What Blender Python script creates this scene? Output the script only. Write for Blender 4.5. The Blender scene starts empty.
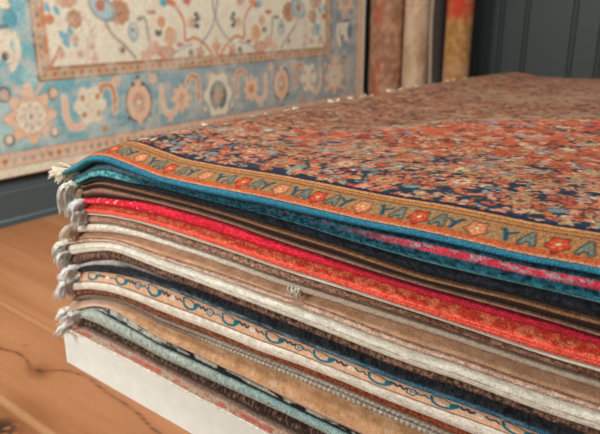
import bpy, math, random
import numpy as np
from mathutils import Vector, Matrix

sc = bpy.context.scene
COL = sc.collection
random.seed(7)
RNG = np.random.default_rng(11)

# ---------------------------------------------------------------- camera, light, exposure
# world axes: x along the front of the rug stack, y into the room along its left side, z up (metres)
cam = bpy.data.cameras.new('camera'); cam_o = bpy.data.objects.new('camera', cam); COL.objects.link(cam_o)
cam.sensor_width = 36.0; cam.lens = 38.4
cam.clip_start = 0.02
cam_o.location = (1.357, -0.751, 0.85)
cam_o.rotation_euler = (math.radians(90 - 17.9), 0, math.radians(38.61))
cam.dof.use_dof = True; cam.dof.focus_distance = 0.95; cam.dof.aperture_fstop = 5.4
sc.camera = cam_o

world = bpy.data.worlds.new('room_light'); sc.world = world; world.use_nodes = True
wb = world.node_tree.nodes['Background']
wb.inputs[0].default_value = (0.93, 1.0, 0.96, 1); wb.inputs[1].default_value = 0.30

def area(name, loc, target, size, sizey, power, color):
    l = bpy.data.lights.new(name, 'AREA'); l.shape = 'RECTANGLE'; l.size = size; l.size_y = sizey
    l.energy = power; l.color = color
    o = bpy.data.objects.new(name, l); COL.objects.link(o); o.location = loc
    o.rotation_euler = (Vector(target) - Vector(loc)).to_track_quat('-Z', 'Y').to_euler()
    return o
area('window_daylight', (-1.0, -2.0, 1.15), (0.1, 0.2, 0.3), 1.2, 1.4, 96, (0.97, 1.0, 0.95))
area('front_ceiling_light', (0.3, -0.55, 2.55), (0.4, 0.2, 0.3), 0.5, 0.5, 38, (1.0, 0.97, 0.92))
area('left_wall_fill', (0.7, 1.2, 2.6), (-0.6, 1.6, 0.0), 1.2, 1.2, 24, (1.0, 0.94, 0.86))  # added fill with no known lamp, brightens the carpet on the left wall

vs = sc.view_settings
vs.view_transform = 'Standard'; vs.look = 'None'; vs.gamma = 1.0; vs.use_curve_mapping = False
vs.exposure = 0.0

# ---------------------------------------------------------------- helpers
def lin(c):
    c = np.asarray(c, float) / 255.0
    return np.where(c <= .04045, c / 12.92, ((c + .055) / 1.055) ** 2.4)
def hexl(s):
    return lin([int(s[i:i+2], 16) for i in (0, 2, 4)])

_T = np.random.default_rng(3).random((256, 256))
def vnoise(x, y, seed=0):
    x = np.asarray(x, float) + seed * 17.31; y = np.asarray(y, float) + seed * 9.77
    xi = np.floor(x).astype(int); yi = np.floor(y).astype(int)
    fx = x - xi; fy = y - yi; fx = fx*fx*(3-2*fx); fy = fy*fy*(3-2*fy)
    g = lambda i, j: _T[(i) & 255, (j) & 255]
    return (g(xi, yi)*(1-fx)+g(xi+1, yi)*fx)*(1-fy) + (g(xi, yi+1)*(1-fx)+g(xi+1, yi+1)*fx)*fy
def fbm(x, y, seed=0, oct=3):
    s = 0; w = 1; t = 0
    for k in range(oct):
        s = s + w*vnoise(np.asarray(x)*2**k, np.asarray(y)*2**k, seed+k*5); t += w; w *= .5
    return s/t
def sm(e0, e1, x):
    t = np.clip((np.asarray(x, float)-e0)/(e1-e0), 0, 1); return t*t*(3-2*t)
def mix(a, b, t):
    t = np.asarray(t)[..., None]; return np.asarray(a)*(1-t) + np.asarray(b)*t

def nodes_of(m):
    m.use_nodes = True; return m.node_tree.nodes, m.node_tree.links
def wool_material(name, bump=.5, scale=700, rough=.95, sheen=.03, stretch=(1, 1, 1)):
    m = bpy.data.materials.new(name); n, l = nodes_of(m); b = n['Principled BSDF']
    at = n.new('ShaderNodeAttribute'); at.attribute_name = 'dye'
    tc = n.new('ShaderNodeTexCoord'); mp = n.new('ShaderNodeMapping'); mp.inputs['Scale'].default_value = stretch
    l.new(tc.outputs['Object'], mp.inputs[0])
    nz = n.new('ShaderNodeTexNoise'); nz.inputs['Scale'].default_value = scale; nz.inputs['Detail'].default_value = 3
    l.new(mp.outputs[0], nz.inputs['Vector'])
    hs = n.new('ShaderNodeMix'); hs.data_type = 'RGBA'; hs.blend_type = 'MULTIPLY'; hs.inputs[0].default_value = .7
    cr = n.new('ShaderNodeValToRGB'); cr.color_ramp.elements[0].position = .3; cr.color_ramp.elements[1].position = .7
    cr.color_ramp.elements[0].color = (.38, .38, .38, 1); cr.color_ramp.elements[1].color = (1.4, 1.4, 1.4, 1)
    l.new(nz.outputs['Fac'], cr.inputs[0]); l.new(at.outputs['Color'], hs.inputs[6]); l.new(cr.outputs[0], hs.inputs[7])
    l.new(hs.outputs[2], b.inputs['Base Color'])
    bp = n.new('ShaderNodeBump'); bp.inputs['Strength'].default_value = bump; bp.inputs['Distance'].default_value = .003
    l.new(nz.outputs['Fac'], bp.inputs['Height']); l.new(bp.outputs[0], b.inputs['Normal'])
    b.inputs['Roughness'].default_value = rough; b.inputs['Specular IOR Level'].default_value = .15
    b.inputs['Sheen Weight'].default_value = sheen
    return m

M_PILE = wool_material('wool_pile', .8, 330)
M_EDGE = wool_material('wool_edge', .8, 360)
M_SOFT = wool_material('soft_wool_edge', .5, 360)
M_SOFT.node_tree.nodes['Mix'].inputs[0].default_value = .3
M_FRINGE = wool_material('cotton_fringe', 0.0, 900, sheen=.1)
def thin_cotton(m):      # loose cotton lets some light through
    n, l = m.node_tree.nodes, m.node_tree.links
    b = n['Principled BSDF']; out = n['Material Output']
    tr = n.new('ShaderNodeBsdfTranslucent'); at = next(x for x in n if x.type == 'ATTRIBUTE'); l.new(at.outputs['Color'], tr.inputs[0])
    mx = n.new('ShaderNodeMixShader'); mx.inputs[0].default_value = .12
    l.new(b.outputs[0], mx.inputs[1]); l.new(tr.outputs[0], mx.inputs[2]); l.new(mx.outputs[0], out.inputs['Surface'])
    n['Mix'].inputs[0].default_value = .1
thin_cotton(M_FRINGE)

def grid_mesh(name, P, Cc, mat, parent=None, close_u=False, smooth=True, cap=False):
    """P: (nu, nv, 3) points, Cc: (nu, nv, 3) linear dye colours; close_u joins last v back to first v."""
    nu, nv = P.shape[:2]
    idx = np.arange(nu*nv).reshape(nu, nv)
    if close_u: idx = np.concatenate([idx, idx[:, :1]], 1)
    a = idx[:-1, :-1].ravel(); b = idx[1:, :-1].ravel(); c = idx[1:, 1:].ravel(); d = idx[:-1, 1:].ravel()
    F = np.stack([a, b, c, d], 1)
    me = bpy.data.meshes.new(name)
    nf = len(F); caps = []
    if cap: caps = [list(range(nv))[::-1] if False else list(range(nv)), [ (nu-1)*nv + k for k in range(nv)][::-1]]
    loops = np.concatenate([F.ravel()] + [np.array(x) for x in caps]) if caps else F.ravel()
    starts = np.concatenate([np.arange(nf)*4] + ([np.array([nf*4, nf*4+nv])] if caps else []))
    me.vertices.add(nu*nv); me.vertices.foreach_set('co', P.reshape(-1).astype(np.float32))
    me.loops.add(len(loops)); me.loops.foreach_set('vertex_index', loops.astype(np.int32))
    me.polygons.add(len(starts)); me.polygons.foreach_set('loop_start', starts.astype(np.int32))
    me.update(calc_edges=True); me.validate()
    at = me.color_attributes.new('dye', 'FLOAT_COLOR', 'POINT')
    rgba = np.ones((nu*nv, 4), np.float32); rgba[:, :3] = np.clip(Cc.reshape(-1, 3), 0, 1)
    at.data.foreach_set('color', rgba.ravel())
    if smooth: me.polygons.foreach_set('use_smooth', np.ones(len(me.polygons), bool))
    me.materials.append(mat)
    o = bpy.data.objects.new(name, me); COL.objects.link(o)
    if parent: o.parent = parent
    return o

def flip_if_needed(o):
    import bmesh
    bm = bmesh.new(); bm.from_mesh(o.data); bmesh.ops.recalc_face_normals(bm, faces=bm.faces); bm.to_mesh(o.data); bm.free()

def raw_mesh(name, verts, faces, mat, parent=None, dye=None, smooth=False):
    me = bpy.data.meshes.new(name); me.from_pydata([tuple(v) for v in verts], [], faces); me.update()
    if dye is not None:
        at = me.color_attributes.new('dye', 'FLOAT_COLOR', 'POINT')
        d = np.ones((len(verts), 4), np.float32); d[:, :3] = dye
        at.data.foreach_set('color', d.ravel())
    if smooth:
        for p in me.polygons: p.use_smooth = True
    me.materials.append(mat)
    o = bpy.data.objects.new(name, me); COL.objects.link(o)
    if parent: o.parent = parent
    return o

def box(name, lo, hi, mat, parent=None, bevel=0, kind=None):
    x0, y0, z0 = lo; x1, y1, z1 = hi
    v = [(x0,y0,z0),(x1,y0,z0),(x1,y1,z0),(x0,y1,z0),(x0,y0,z1),(x1,y0,z1),(x1,y1,z1),(x0,y1,z1)]
    f = [(0,3,2,1),(4,5,6,7),(0,1,5,4),(1,2,6,5),(2,3,7,6),(3,0,4,7)]
    o = raw_mesh(name, v, f, mat, parent)
    if bevel:
        b = o.modifiers.new('bevel', 'BEVEL'); b.width = bevel; b.segments = 3
    if kind: o['kind'] = kind
    return o

def thing(name, label, cat, loc=(0, 0, 0), group=None):
    o = bpy.data.objects.new(name, None); COL.objects.link(o); o.location = loc
    o.empty_display_size = .1
    o['label'] = label; o['category'] = cat
    if group: o['group'] = group
    return o

# a painter for woven patterns: colours live in rug coordinates (metres)
class Canvas:
    def __init__(s, x0, x1, y0, y1, res):
        s.x0, s.y0, s.res = x0, y0, res
        s.nx = int((x1-x0)/res)+1; s.ny = int((y1-y0)/res)+1
        s.X, s.Y = np.meshgrid(x0+np.arange(s.nx)*res, y0+np.arange(s.ny)*res, indexing='ij')
        s.A = np.zeros((s.nx, s.ny, 3))
    def win(s, xa, xb, ya, yb):
        i0 = max(0, int((xa-s.x0)/s.res)-1); i1 = min(s.nx, int((xb-s.x0)/s.res)+2)
        j0 = max(0, int((ya-s.y0)/s.res)-1); j1 = min(s.ny, int((yb-s.y0)/s.res)+2)
        return (slice(i0, i1), slice(j0, j1)) if i1 > i0 and j1 > j0 else None
    def put(s, w, d, c, soft=None):
        soft = soft or s.res*.5
        t = np.clip(.5 - d/(2*soft), 0, 1)[..., None]
        s.A[w] = s.A[w]*(1-t) + np.asarray(c)*t
    def ell(s, cx, cy, rx, ry, c, rot=0, edge=None, ew=0.003):
        r = max(rx, ry)+ew+s.res*2; w = s.win(cx-r, cx+r, cy-r, cy+r)
        if w is None: return
        x = s.X[w]-cx; y = s.Y[w]-cy; ca, sa = math.cos(rot), math.sin(rot)
        u = x*ca+y*sa; v = -x*sa+y*ca
        def dist(ax, ay): return (np.sqrt((u/ax)**2+(v/ay)**2)-1)*min(ax, ay)
        if edge is not None: s.put(w, dist(rx+ew, ry+ew), edge)
        s.put(w, dist(rx, ry), c)
    def line(s, pts, wd, c):
        for (ax, ay), (bx, by) in zip(pts[:-1], pts[1:]):
            w = s.win(min(ax, bx)-wd, max(ax, bx)+wd, min(ay, by)-wd, max(ay, by)+wd)
            if w is None: continue
            x = s.X[w]; y = s.Y[w]; dx, dy = bx-ax, by-ay; q = dx*dx+dy*dy+1e-12
            t = np.clip(((x-ax)*dx+(y-ay)*dy)/q, 0, 1)
            s.put(w, np.hypot(x-ax-t*dx, y-ay-t*dy)-wd/2, c)
    def curve(s, pts, wd, c, n=8):
        P = [np.array(p, float) for p in pts]; P = [2*P[0]-P[1]]+P+[2*P[-1]-P[-2]]; out = []
        for i in range(1, len(P)-2):
            for k in range(n):
                t = k/n; p0, p1, p2, p3 = P[i-1:i+3]
                out.append(tuple(.5*((2*p1)+(-p0+p2)*t+(2*p0-5*p1+4*p2-p3)*t*t+(-p0+3*p1-3*p2+p3)*t**3)))
        out.append(tuple(P[-2])); s.line(out, wd, c)
    def flower(s, cx, cy, rx, ry, n, c, core=None, edge=None, depth=.28, rot=0, ew=.003):
        r = max(rx, ry)+ew*2; w = s.win(cx-r, cx+r, cy-r, cy+r)
        if w is None: return
        u = (s.X[w]-cx)/rx; v = (s.Y[w]-cy)/ry; th = np.arctan2(v, u)+rot
        R = 1-depth*(.5-.5*np.cos(n*th)); d = (np.hypot(u, v)-R)*min(rx, ry)
        if edge is not None: s.put(w, d-ew, edge)
        s.put(w, d, c)
        if core is not None: s.ell(cx, cy, rx*.32, ry*.32, core, edge=edge, ew=ew*.5)
    def band(s, y0, y1, c, axis=1):
        V = s.Y if axis else s.X
        t = (np.clip((V-y0)/s.res+.5, 0, 1)*np.clip((y1-V)/s.res+.5, 0, 1))[..., None]
        s.A = s.A*(1-t)+np.asarray(c)*t
    def sample(s, x, y):
        fx = np.clip((np.asarray(x)-s.x0)/s.res, 0, s.nx-1.001); fy = np.clip((np.asarray(y)-s.y0)/s.res, 0, s.ny-1.001)
        i = fx.astype(int); j = fy.astype(int); fx = (fx-i)[..., None]; fy = (fy-j)[..., None]
        A = s.A
        return (A[i, j]*(1-fx)+A[i+1, j]*fx)*(1-fy)+(A[i, j+1]*(1-fx)+A[i+1, j+1]*fx)*fy

# ---------------------------------------------------------------- the room
def paint_material(name, color, rough=.6, bump=.05):
    m = bpy.data.materials.new(name); n, l = nodes_of(m); b = n['Principled BSDF']
    nz = n.new('ShaderNodeTexNoise'); nz.inputs['Scale'].default_value = 30; nz.inputs['Detail'].default_value = 5
    tc = n.new('ShaderNodeTexCoord'); l.new(tc.outputs['Object'], nz.inputs['Vector'])
    cr = n.new('ShaderNodeValToRGB'); e = cr.color_ramp.elements
    e[0].color = (*[c*.95 for c in color], 1); e[1].color = (*[min(1, c*1.04) for c in color], 1)
    e[0].position = .3; e[1].position = .7
    l.new(nz.outputs['Fac'], cr.inputs[0]); l.new(cr.outputs[0], b.inputs['Base Color'])
    bp = n.new('ShaderNodeBump'); bp.inputs['Strength'].default_value = bump; bp.inputs['Distance'].default_value = .002
    l.new(nz.outputs['Fac'], bp.inputs['Height']); l.new(bp.outputs[0], b.inputs['Normal'])
    b.inputs['Roughness'].default_value = rough
    return m
M_WALL = paint_material('slate_wall_paint', tuple(lin([45, 53, 55])), .5)
M_BASE = paint_material('slate_skirting_paint', tuple(lin([82, 100, 106])), .4)
M_WHITE = paint_material('white_painted_board', tuple(lin([222, 224, 218])), .45)

WX = -1.15; WY = 3.50; X1 = 3.2; Y0 = -2.6; ZT = 2.7
# floor of wide oak planks running along x
def floor_build():
    def axis(lo, hi, fa, fb, fine, coarse):
        return np.concatenate([np.arange(lo, fa, coarse), np.arange(fa, fb, fine), np.append(np.arange(fb, hi, coarse), hi)])
    xs = axis(WX-.05, X1, WX+.02, .6, .005, .05); ys = axis(Y0, WY+.05, -.42, .6, .005, .05)
    X, Y = np.meshgrid(xs, ys, indexing='ij')
    base = hexl('b6774d'); dark = hexl('a5673f'); light = hexl('c0875b')
    wob = .02*fbm(X*1.5, Y*3, 1)
    g = fbm(X*2.2+3, (Y+wob)*26, 2, 4); g2 = fbm(X*9, (Y+wob)*150, 4, 3)
    Cc = mix(dark, light, np.clip(.5+1.3*(g-.5)+.5*(g2-.5), 0, 1)); Cc = mix(Cc, base, np.full(X.shape, .35))
    seams = [-2.36, -2.1, -1.84, -1.58, -1.32, -1.06, -.80, -.54, -.187, .068, .33, .6, .86, 1.12, 1.4, 1.66, 1.92, 2.18, 2.44, 2.7, 2.96, 3.22]
    pid = np.searchsorted(seams, Y)
    tone = np.array([.5, .38, .6, .3, .55, .42, .6, .5, .62, .42, .5, .25, .5, .5, .4, .6, .5, .4, .6, .5, .4, .6, .5])[pid]
    Cc = mix(Cc, dark, np.clip(.55-tone, 0, 1)); Cc = mix(Cc, light, np.clip(tone-.5, 0, 1))
    for s in seams:
        d = np.abs(Y-s+.002*(fbm(X*6, X*0, 9)-.5))
        Cc = mix(Cc, hexl('cfa076'), .28*(1-sm(.002, .009, d))*sm(.3, .6, fbm(X*3, Y*0+s, 12)+.15))
        Cc = mix(Cc, hexl('7b4522'), .35*(1-sm(.0, .004, np.abs(d-.012))))
    def pol(pts, X, Y):
        D = np.full(X.shape, 9.)
        for (ax, ay), (bx, by) in zip(pts[:-1], pts[1:]):
            dx, dy = bx-ax, by-ay; t = np.clip(((X-ax)*dx+(Y-ay)*dy)/(dx*dx+dy*dy), 0, 1)
            D = np.minimum(D, np.hypot(X-ax-t*dx, Y-ay-t*dy))
        return D
    wx = X+.006*(fbm(X*25, Y*25, 20)-.5); wy = Y+.012*(fbm(X*18, Y*18, 21)-.5)
    crack = [(-.36,-.10),(-.202,-.071),(-.15,-.058),(-.093,-.061),(-.04,-.075),(-.006,-.062),(.02,-.035),(.048,-.022),(.1,-.012),(.166,-.018),(.25,-.018),(.326,-.026),(.394,-.04),(.6,-.06)]
    D = pol(crack, wx, wy)
    Cc = mix(Cc, hexl('8a5028'), .4*(1-sm(.002, .014, D)))
    Cc = mix(Cc, hexl('3a2014'), .8*(1-sm(.0006, .0030, D))*sm(.35, .6, fbm(X*14, Y*4, 31)+.18))
    for kx, ky, r in [(-.012, -.068, .026), (.135, -.245, .085), (-.16, -.02, .006)]:
        rr = np.hypot((X-kx)*.7, Y-ky)+.012*(fbm(X*40, Y*40, 33)-.5)
        Cc = mix(Cc, hexl('8a4f28'), .7*(1-sm(r*.6, r*1.6, rr)))
        Cc = mix(Cc, hexl('2a1a14'), .92*(1-sm(r*.15, r*.62, rr))*sm(.35, .55, fbm(X*70, Y*90, 35)))
    Cc = mix(Cc, hexl('d0a274'), .45*(1-sm(.004, .016, np.abs(Y+.187))))
    P = np.stack([X, Y, np.zeros_like(X)], -1)
    m = wool_material('oak_floor_oil', .12, 60, rough=.42, sheen=0, stretch=(1, 12, 1))
    m.node_tree.nodes['Principled BSDF'].inputs['Specular IOR Level'].default_value = .35
    m.node_tree.nodes['Mix'].inputs[0].default_value = .25
    o = grid_mesh('floor', P, Cc*.92, m); o['kind'] = 'structure'
floor_build()
box('wall_left', (WX-.12, Y0, 0), (WX-.012, WY+.12, ZT), M_WALL, kind='structure')

# skirting on the left wall with a moulded top
def extrude_y(name, prof, y0, y1, mat, kind=None, parent=None):
    n = len(prof); v = [(x, y0, z) for x, z in prof]+[(x, y1, z) for x, z in prof]
    f = [(i, (i+1) % n, n+(i+1) % n, n+i) for i in range(n)]+[tuple(range(n))[::-1], tuple(range(n, 2*n))]
    o = raw_mesh(name, v, f, mat, parent); flip_if_needed(o)
    if kind: o['kind'] = kind
    return o
extrude_y('baseboard_left', [(WX-.012, 0), (WX+.006, 0), (WX+.006, .022), (WX, .030), (WX, .140), (WX-.003, .146), (WX-.001, .152), (WX-.004, .165), (WX-.009, .178), (WX-.012, .18)], Y0, WY, M_BASE, 'structure')

# panelled far wall: boards between pairs of vertical grooves
def wall_far():
    xs = [WX-.12]; prof = []
    gro = []
    c = -1.265
    while c < X1:
        gro += [c, c+.165]; c += .46
    pts = [(WX-.012, WY)]
    for g in gro:
        for q in (g-.012, g+.012):
            if q-.006 > WX: pts += [(q-.0055, WY), (q-.0015, WY+.012), (q+.0015, WY+.012), (q+.0055, WY)]
    pts += [(X1, WY), (X1, WY+.1), (WX-.012, WY+.1)]
    n = len(pts); v = [(x, y, 0) for x, y in pts]+[(x, y, ZT) for x, y in pts]
    f = [(i, (i+1) % n, n+(i+1) % n, n+i) for i in range(n)]+[tuple(range(n))[::-1], tuple(range(n, 2*n))]
    o = raw_mesh('wall_back', v, f, M_WALL); flip_if_needed(o); o['kind'] = 'structure'
wall_far()
box('baseboard_back', (WX+.006, WY-.016, 0), (X1, WY, .15), M_BASE, bevel=.004, kind='structure')
LINES = {
 0: [(0.089,0.5096),(0.124,0.5283),(0.157,0.543),(0.196,0.5615),(0.232,0.5685),(0.266,0.5701),(0.315,0.5646),(0.361,0.5594),(0.42,0.5528),(0.529,0.5541),(0.628,0.5579),(0.673,0.5593),(0.757,0.5599),(0.834,0.5598),(0.904,0.5609),(0.968,0.5638),(1.027,0.5642),(1.107,0.5635),(1.155,0.5658),(1.2,0.5683)],
 1: [(0.087,0.5002),(0.153,0.5227),(0.193,0.5439),(0.23,0.5524),(0.264,0.5543),(0.313,0.5501),(0.359,0.5462),(0.418,0.5409),(0.528,0.5405),(0.627,0.5428),(0.673,0.5452),(0.757,0.5454),(0.834,0.5474),(0.904,0.5496),(0.968,0.5533),(1.028,0.5546),(1.108,0.554),(1.156,0.5564),(1.201,0.5592)],
 2: [(0.131,0.4869),(0.16,0.5006),(0.188,0.5117),(0.225,0.5219),(0.259,0.5232),(0.309,0.5229),(0.357,0.5257),(0.417,0.5299),(0.527,0.5282),(0.626,0.5285),(0.672,0.5286),(0.757,0.5255),(0.835,0.5218),(0.906,0.5193),(0.971,0.5176),(1.031,0.5183),(1.112,0.5211),(1.161,0.5228),(1.206,0.5232)],
 3: [(0.158,0.4868),(0.185,0.4993),(0.223,0.5087),(0.258,0.5112),(0.308,0.5123),(0.355,0.5143),(0.416,0.5138),(0.526,0.5139),(0.626,0.5122),(0.672,0.5101),(0.757,0.507),(0.835,0.5041),(0.907,0.5),(0.972,0.4962),(1.032,0.4981),(1.114,0.5017),(1.163,0.5009),(1.209,0.5016)],
 4: [(0.155,0.4753),(0.183,0.4868),(0.221,0.4953),(0.255,0.497),(0.306,0.4984),(0.354,0.4997),(0.414,0.5019),(0.525,0.5011),(0.625,0.4985),(0.671,0.4958),(0.757,0.4908),(0.836,0.4895),(0.907,0.4867),(0.973,0.4857),(1.033,0.4859),(1.115,0.4869),(1.165,0.4871),(1.211,0.4857)],
 5: [(0.153,0.4596),(0.217,0.4729),(0.287,0.4813),(0.352,0.4892),(0.413,0.4921),(0.525,0.4932),(0.625,0.4903),(0.671,0.4869),(0.757,0.4836),(0.836,0.4813),(0.908,0.4794),(0.973,0.4794),(1.034,0.4797),(1.116,0.4807),(1.166,0.4814),(1.212,0.48)],
 6: [(0.15,0.4472),(0.177,0.4515),(0.25,0.4604),(0.35,0.4679),(0.411,0.4709),(0.523,0.4714),(0.624,0.4694),(0.671,0.4679),(0.757,0.4676),(0.836,0.4706),(0.908,0.4699),(0.974,0.4696),(1.035,0.47),(1.117,0.4702),(1.167,0.4715),(1.213,0.4724)],
 7: [(0.147,0.4282),(0.247,0.4439),(0.348,0.4512),(0.409,0.4523),(0.522,0.4516),(0.623,0.4495),(0.67,0.4478),(0.757,0.4458),(0.837,0.446),(0.909,0.4456),(0.976,0.4447),(1.037,0.4436),(1.12,0.4426),(1.17,0.443),(1.217,0.4448)],
 8: [(0.117,0.4105),(0.158,0.4238),(0.246,0.4366),(0.347,0.4443),(0.408,0.4433),(0.521,0.4425),(0.623,0.4416),(0.67,0.4395),(0.757,0.4376),(0.837,0.4383),(0.909,0.4385),(0.976,0.4381),(1.037,0.4377),(1.121,0.4359),(1.171,0.4359),(1.218,0.4373)],
 9: [(0.112,0.3872),(0.154,0.4022),(0.244,0.4195),(0.345,0.4257),(0.406,0.4257),(0.52,0.4256),(0.622,0.4246),(0.669,0.4228),(0.757,0.422),(0.837,0.4229),(0.91,0.4242),(0.977,0.4246),(1.038,0.4246),(1.122,0.4232),(1.173,0.4233),(1.219,0.4253)],
 10: [(0.109,0.371),(0.15,0.3823),(0.241,0.3998),(0.343,0.4114),(0.405,0.4129),(0.519,0.4135),(0.622,0.4131),(0.669,0.4112),(0.757,0.4104),(0.837,0.4119),(0.911,0.4124),(0.978,0.4137),(1.039,0.4142),(1.123,0.4126),(1.174,0.4131),(1.221,0.4148)],
 11: [(0.063,0.3375),(0.093,0.3494),(0.163,0.3712),(0.239,0.3865),(0.291,0.391),(0.34,0.3914),(0.403,0.3906),(0.518,0.3941),(0.621,0.3941),(0.669,0.3936),(0.757,0.3942),(0.838,0.3938),(0.912,0.3902),(0.979,0.3896),(1.041,0.3926),(1.125,0.3912),(1.176,0.3925),(1.224,0.3945)],
 12: [(0.061,0.3284),(0.092,0.3397),(0.162,0.3614),(0.238,0.3787),(0.29,0.3829),(0.339,0.3825),(0.402,0.3804),(0.517,0.3828),(0.621,0.3824),(0.668,0.3812),(0.757,0.3806),(0.838,0.3808),(0.912,0.3778),(0.98,0.3774),(1.042,0.38),(1.127,0.3804),(1.178,0.3819),(1.225,0.3842)],
 13: [(0.065,0.3056),(0.087,0.3134),(0.157,0.3366),(0.234,0.3579),(0.287,0.361),(0.337,0.3591),(0.399,0.3573),(0.516,0.3589),(0.62,0.3583),(0.668,0.3581),(0.757,0.3567),(0.839,0.3549),(0.913,0.3522),(0.981,0.3521),(1.044,0.3561),(1.129,0.3549),(1.181,0.3561),(1.228,0.3599)],
 14: [(0.059,0.2752),(0.081,0.2834),(0.153,0.3128),(0.231,0.3346),(0.284,0.3404),(0.334,0.3415),(0.398,0.3401),(0.514,0.3421),(0.619,0.3414),(0.667,0.341),(0.757,0.3409),(0.839,0.3395),(0.914,0.3373),(0.982,0.3381),(1.045,0.3421),(1.131,0.3424),(1.182,0.3434)],
 15: [(0.09,0.2682),(0.149,0.2871),(0.226,0.3021),(0.28,0.3102),(0.331,0.316),(0.395,0.3181),(0.513,0.3176),(0.618,0.3151),(0.667,0.3139),(0.757,0.3146),(0.84,0.3153),(0.915,0.3132),(0.984,0.3147),(1.047,0.3181),(1.133,0.3194)],
 16: [(0.058,0.2316),(0.103,0.2494),(0.145,0.2624),(0.223,0.2793),(0.276,0.2837),(0.328,0.2849),(0.392,0.2849),(0.511,0.2897),(0.617,0.2905),(0.666,0.2901),(0.757,0.2956),(0.84,0.2975),(0.916,0.2967),(0.985,0.2981),(1.048,0.3017),(1.107,0.3043)],
 17: [(0.055,0.2138),(0.141,0.242),(0.219,0.258),(0.274,0.2629),(0.325,0.2639),(0.39,0.2628),(0.509,0.2669),(0.616,0.2697),(0.666,0.269),(0.757,0.2754),(0.841,0.2773),(0.917,0.2765),(0.986,0.2782),(1.05,0.2815)],
 18: [(0.051,0.1944),(0.139,0.2267),(0.217,0.2428),(0.272,0.248),(0.323,0.2487),(0.388,0.2452),(0.508,0.2509),(0.616,0.255),(0.665,0.2563),(0.757,0.2612),(0.841,0.263),(0.917,0.2623),(0.987,0.2643)],
 19: [(0.03,0.1736),(0.094,0.2004),(0.137,0.2169),(0.216,0.2334),(0.27,0.2368),(0.321,0.2348),(0.386,0.2291),(0.507,0.2341),(0.615,0.2387),(0.665,0.2388),(0.757,0.2418),(0.841,0.2437),(0.918,0.2435),(0.971,0.243)],
 20: [(0.025,0.1464),(0.062,0.1605),(0.111,0.1849),(0.162,0.2055),(0.213,0.2159),(0.267,0.2155),(0.318,0.2067),(0.383,0.2005),(0.505,0.2012),(0.613,0.1993),(0.664,0.1979),(0.757,0.1962),(0.842,0.1957)],
 21: [(0.157,0.1949),(0.209,0.1904),(0.263,0.1875),(0.315,0.1852),(0.381,0.1796),(0.503,0.1817),(0.613,0.1834),(0.663,0.184),(0.757,0.183),(0.843,0.1831)],
 22: [(0.085,0.1505),(0.118,0.1532),(0.166,0.1557),(0.204,0.1554),(0.259,0.1525),(0.311,0.1523),(0.378,0.1495),(0.501,0.1537),(0.612,0.1564),(0.663,0.1582),(0.757,0.1605)],
 23: [(0.021,0.1262),(0.073,0.1322),(0.122,0.1329),(0.201,0.1353),(0.256,0.1354),(0.309,0.1356),(0.376,0.1332),(0.5,0.1336),(0.611,0.1329),(0.662,0.132)],
 24: [(0.004,0.107),(0.077,0.1079),(0.118,0.1093),(0.197,0.1108),(0.275,0.1113),(0.374,0.1112),(0.498,0.1097),(0.61,0.1068),(0.661,0.1054)],
}
# ---------------------------------------------------------------- plinth
plinth = thing('display_plinth', 'low white painted board plinth carrying the whole stack of folded rugs', 'plinth', (0, 0, 0))
BH = .110
box('side_panel', (0.0, 0.0, 0), (.018, 2.15, BH), M_WHITE, plinth, .0015)
box('side_panel', (1.632, 0.0, 0), (1.65, 2.15, BH), M_WHITE, plinth, .0015)
box('front_panel', (.0185, 0.0, 0), (1.6315, .018, BH), M_WHITE, plinth, .001)
box('back_panel', (.0185, 2.132, 0), (1.6315, 2.15, BH), M_WHITE, plinth, .001)
box('top_board', (.0185, .0185, BH-.018), (1.6315, 2.1315, BH), M_WHITE, plinth)

# ---------------------------------------------------------------- the stack: fold lines (x, z) of the front face
XE = 1.64          # right end of the stack
YB = 2.12          # back of the stack
def smooth_line(k, xs):
    a, z = zip(*LINES[k]); a = list(a); z = list(z)
    fine = np.arange(-.1, 1.9, .005)
    zi = np.interp(fine, a, z)
    ker = np.exp(-.5*(np.arange(-6, 7)/2.6)**2); ker /= ker.sum()
    zp = np.convolve(np.pad(zi, 6, mode='edge'), ker, 'valid')
    return np.interp(xs, fine, np.maximum(zp, BH+.0004))
_FX = np.arange(-.1, 1.9, .005)
_EZ = {}
for _k in range(25):
    _z = smooth_line(_k, _FX)
    if _k: _z = np.minimum(_z, _EZ[_k-1]-.0026)
    _EZ[_k] = np.maximum(_z, BH+.0005+.0026*(24-_k))
def edge_z(k, xs):
    return np.interp(xs, _FX, _EZ[k])
RISE = .027
def rise(xs, ys):
    """the stack is plump: its top swells just behind the front fold"""
    return RISE*(1-np.exp(-np.maximum(ys, 0)/.052))*sm(.07, .30, xs)*(1-.25*sm(.8, 2., ys))
def arc(ys):
    q = np.linspace(0, 2.3, 4000); z = RISE*(1-np.exp(-q/.052)); s = np.concatenate([[0], np.cumsum(np.hypot(np.diff(q), np.diff(z)))])
    return np.where(np.asarray(ys) < 0, ys, np.interp(ys, q, s))
def lift(xs, ys, k):
    """the droop at the left end eases away from the front corner"""
    zf = edge_z(k, np.full_like(xs, .36)); z0 = edge_z(k, xs)
    w = sm(0, .45, ys)*(1-sm(.2, .36, xs))*.85
    return (zf-z0)*w + rise(xs, ys)*max(0, 1-k/8)
YS = [.012, .03, .055, .09, .14, .2, .3, .45, .7, 1.3]
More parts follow.
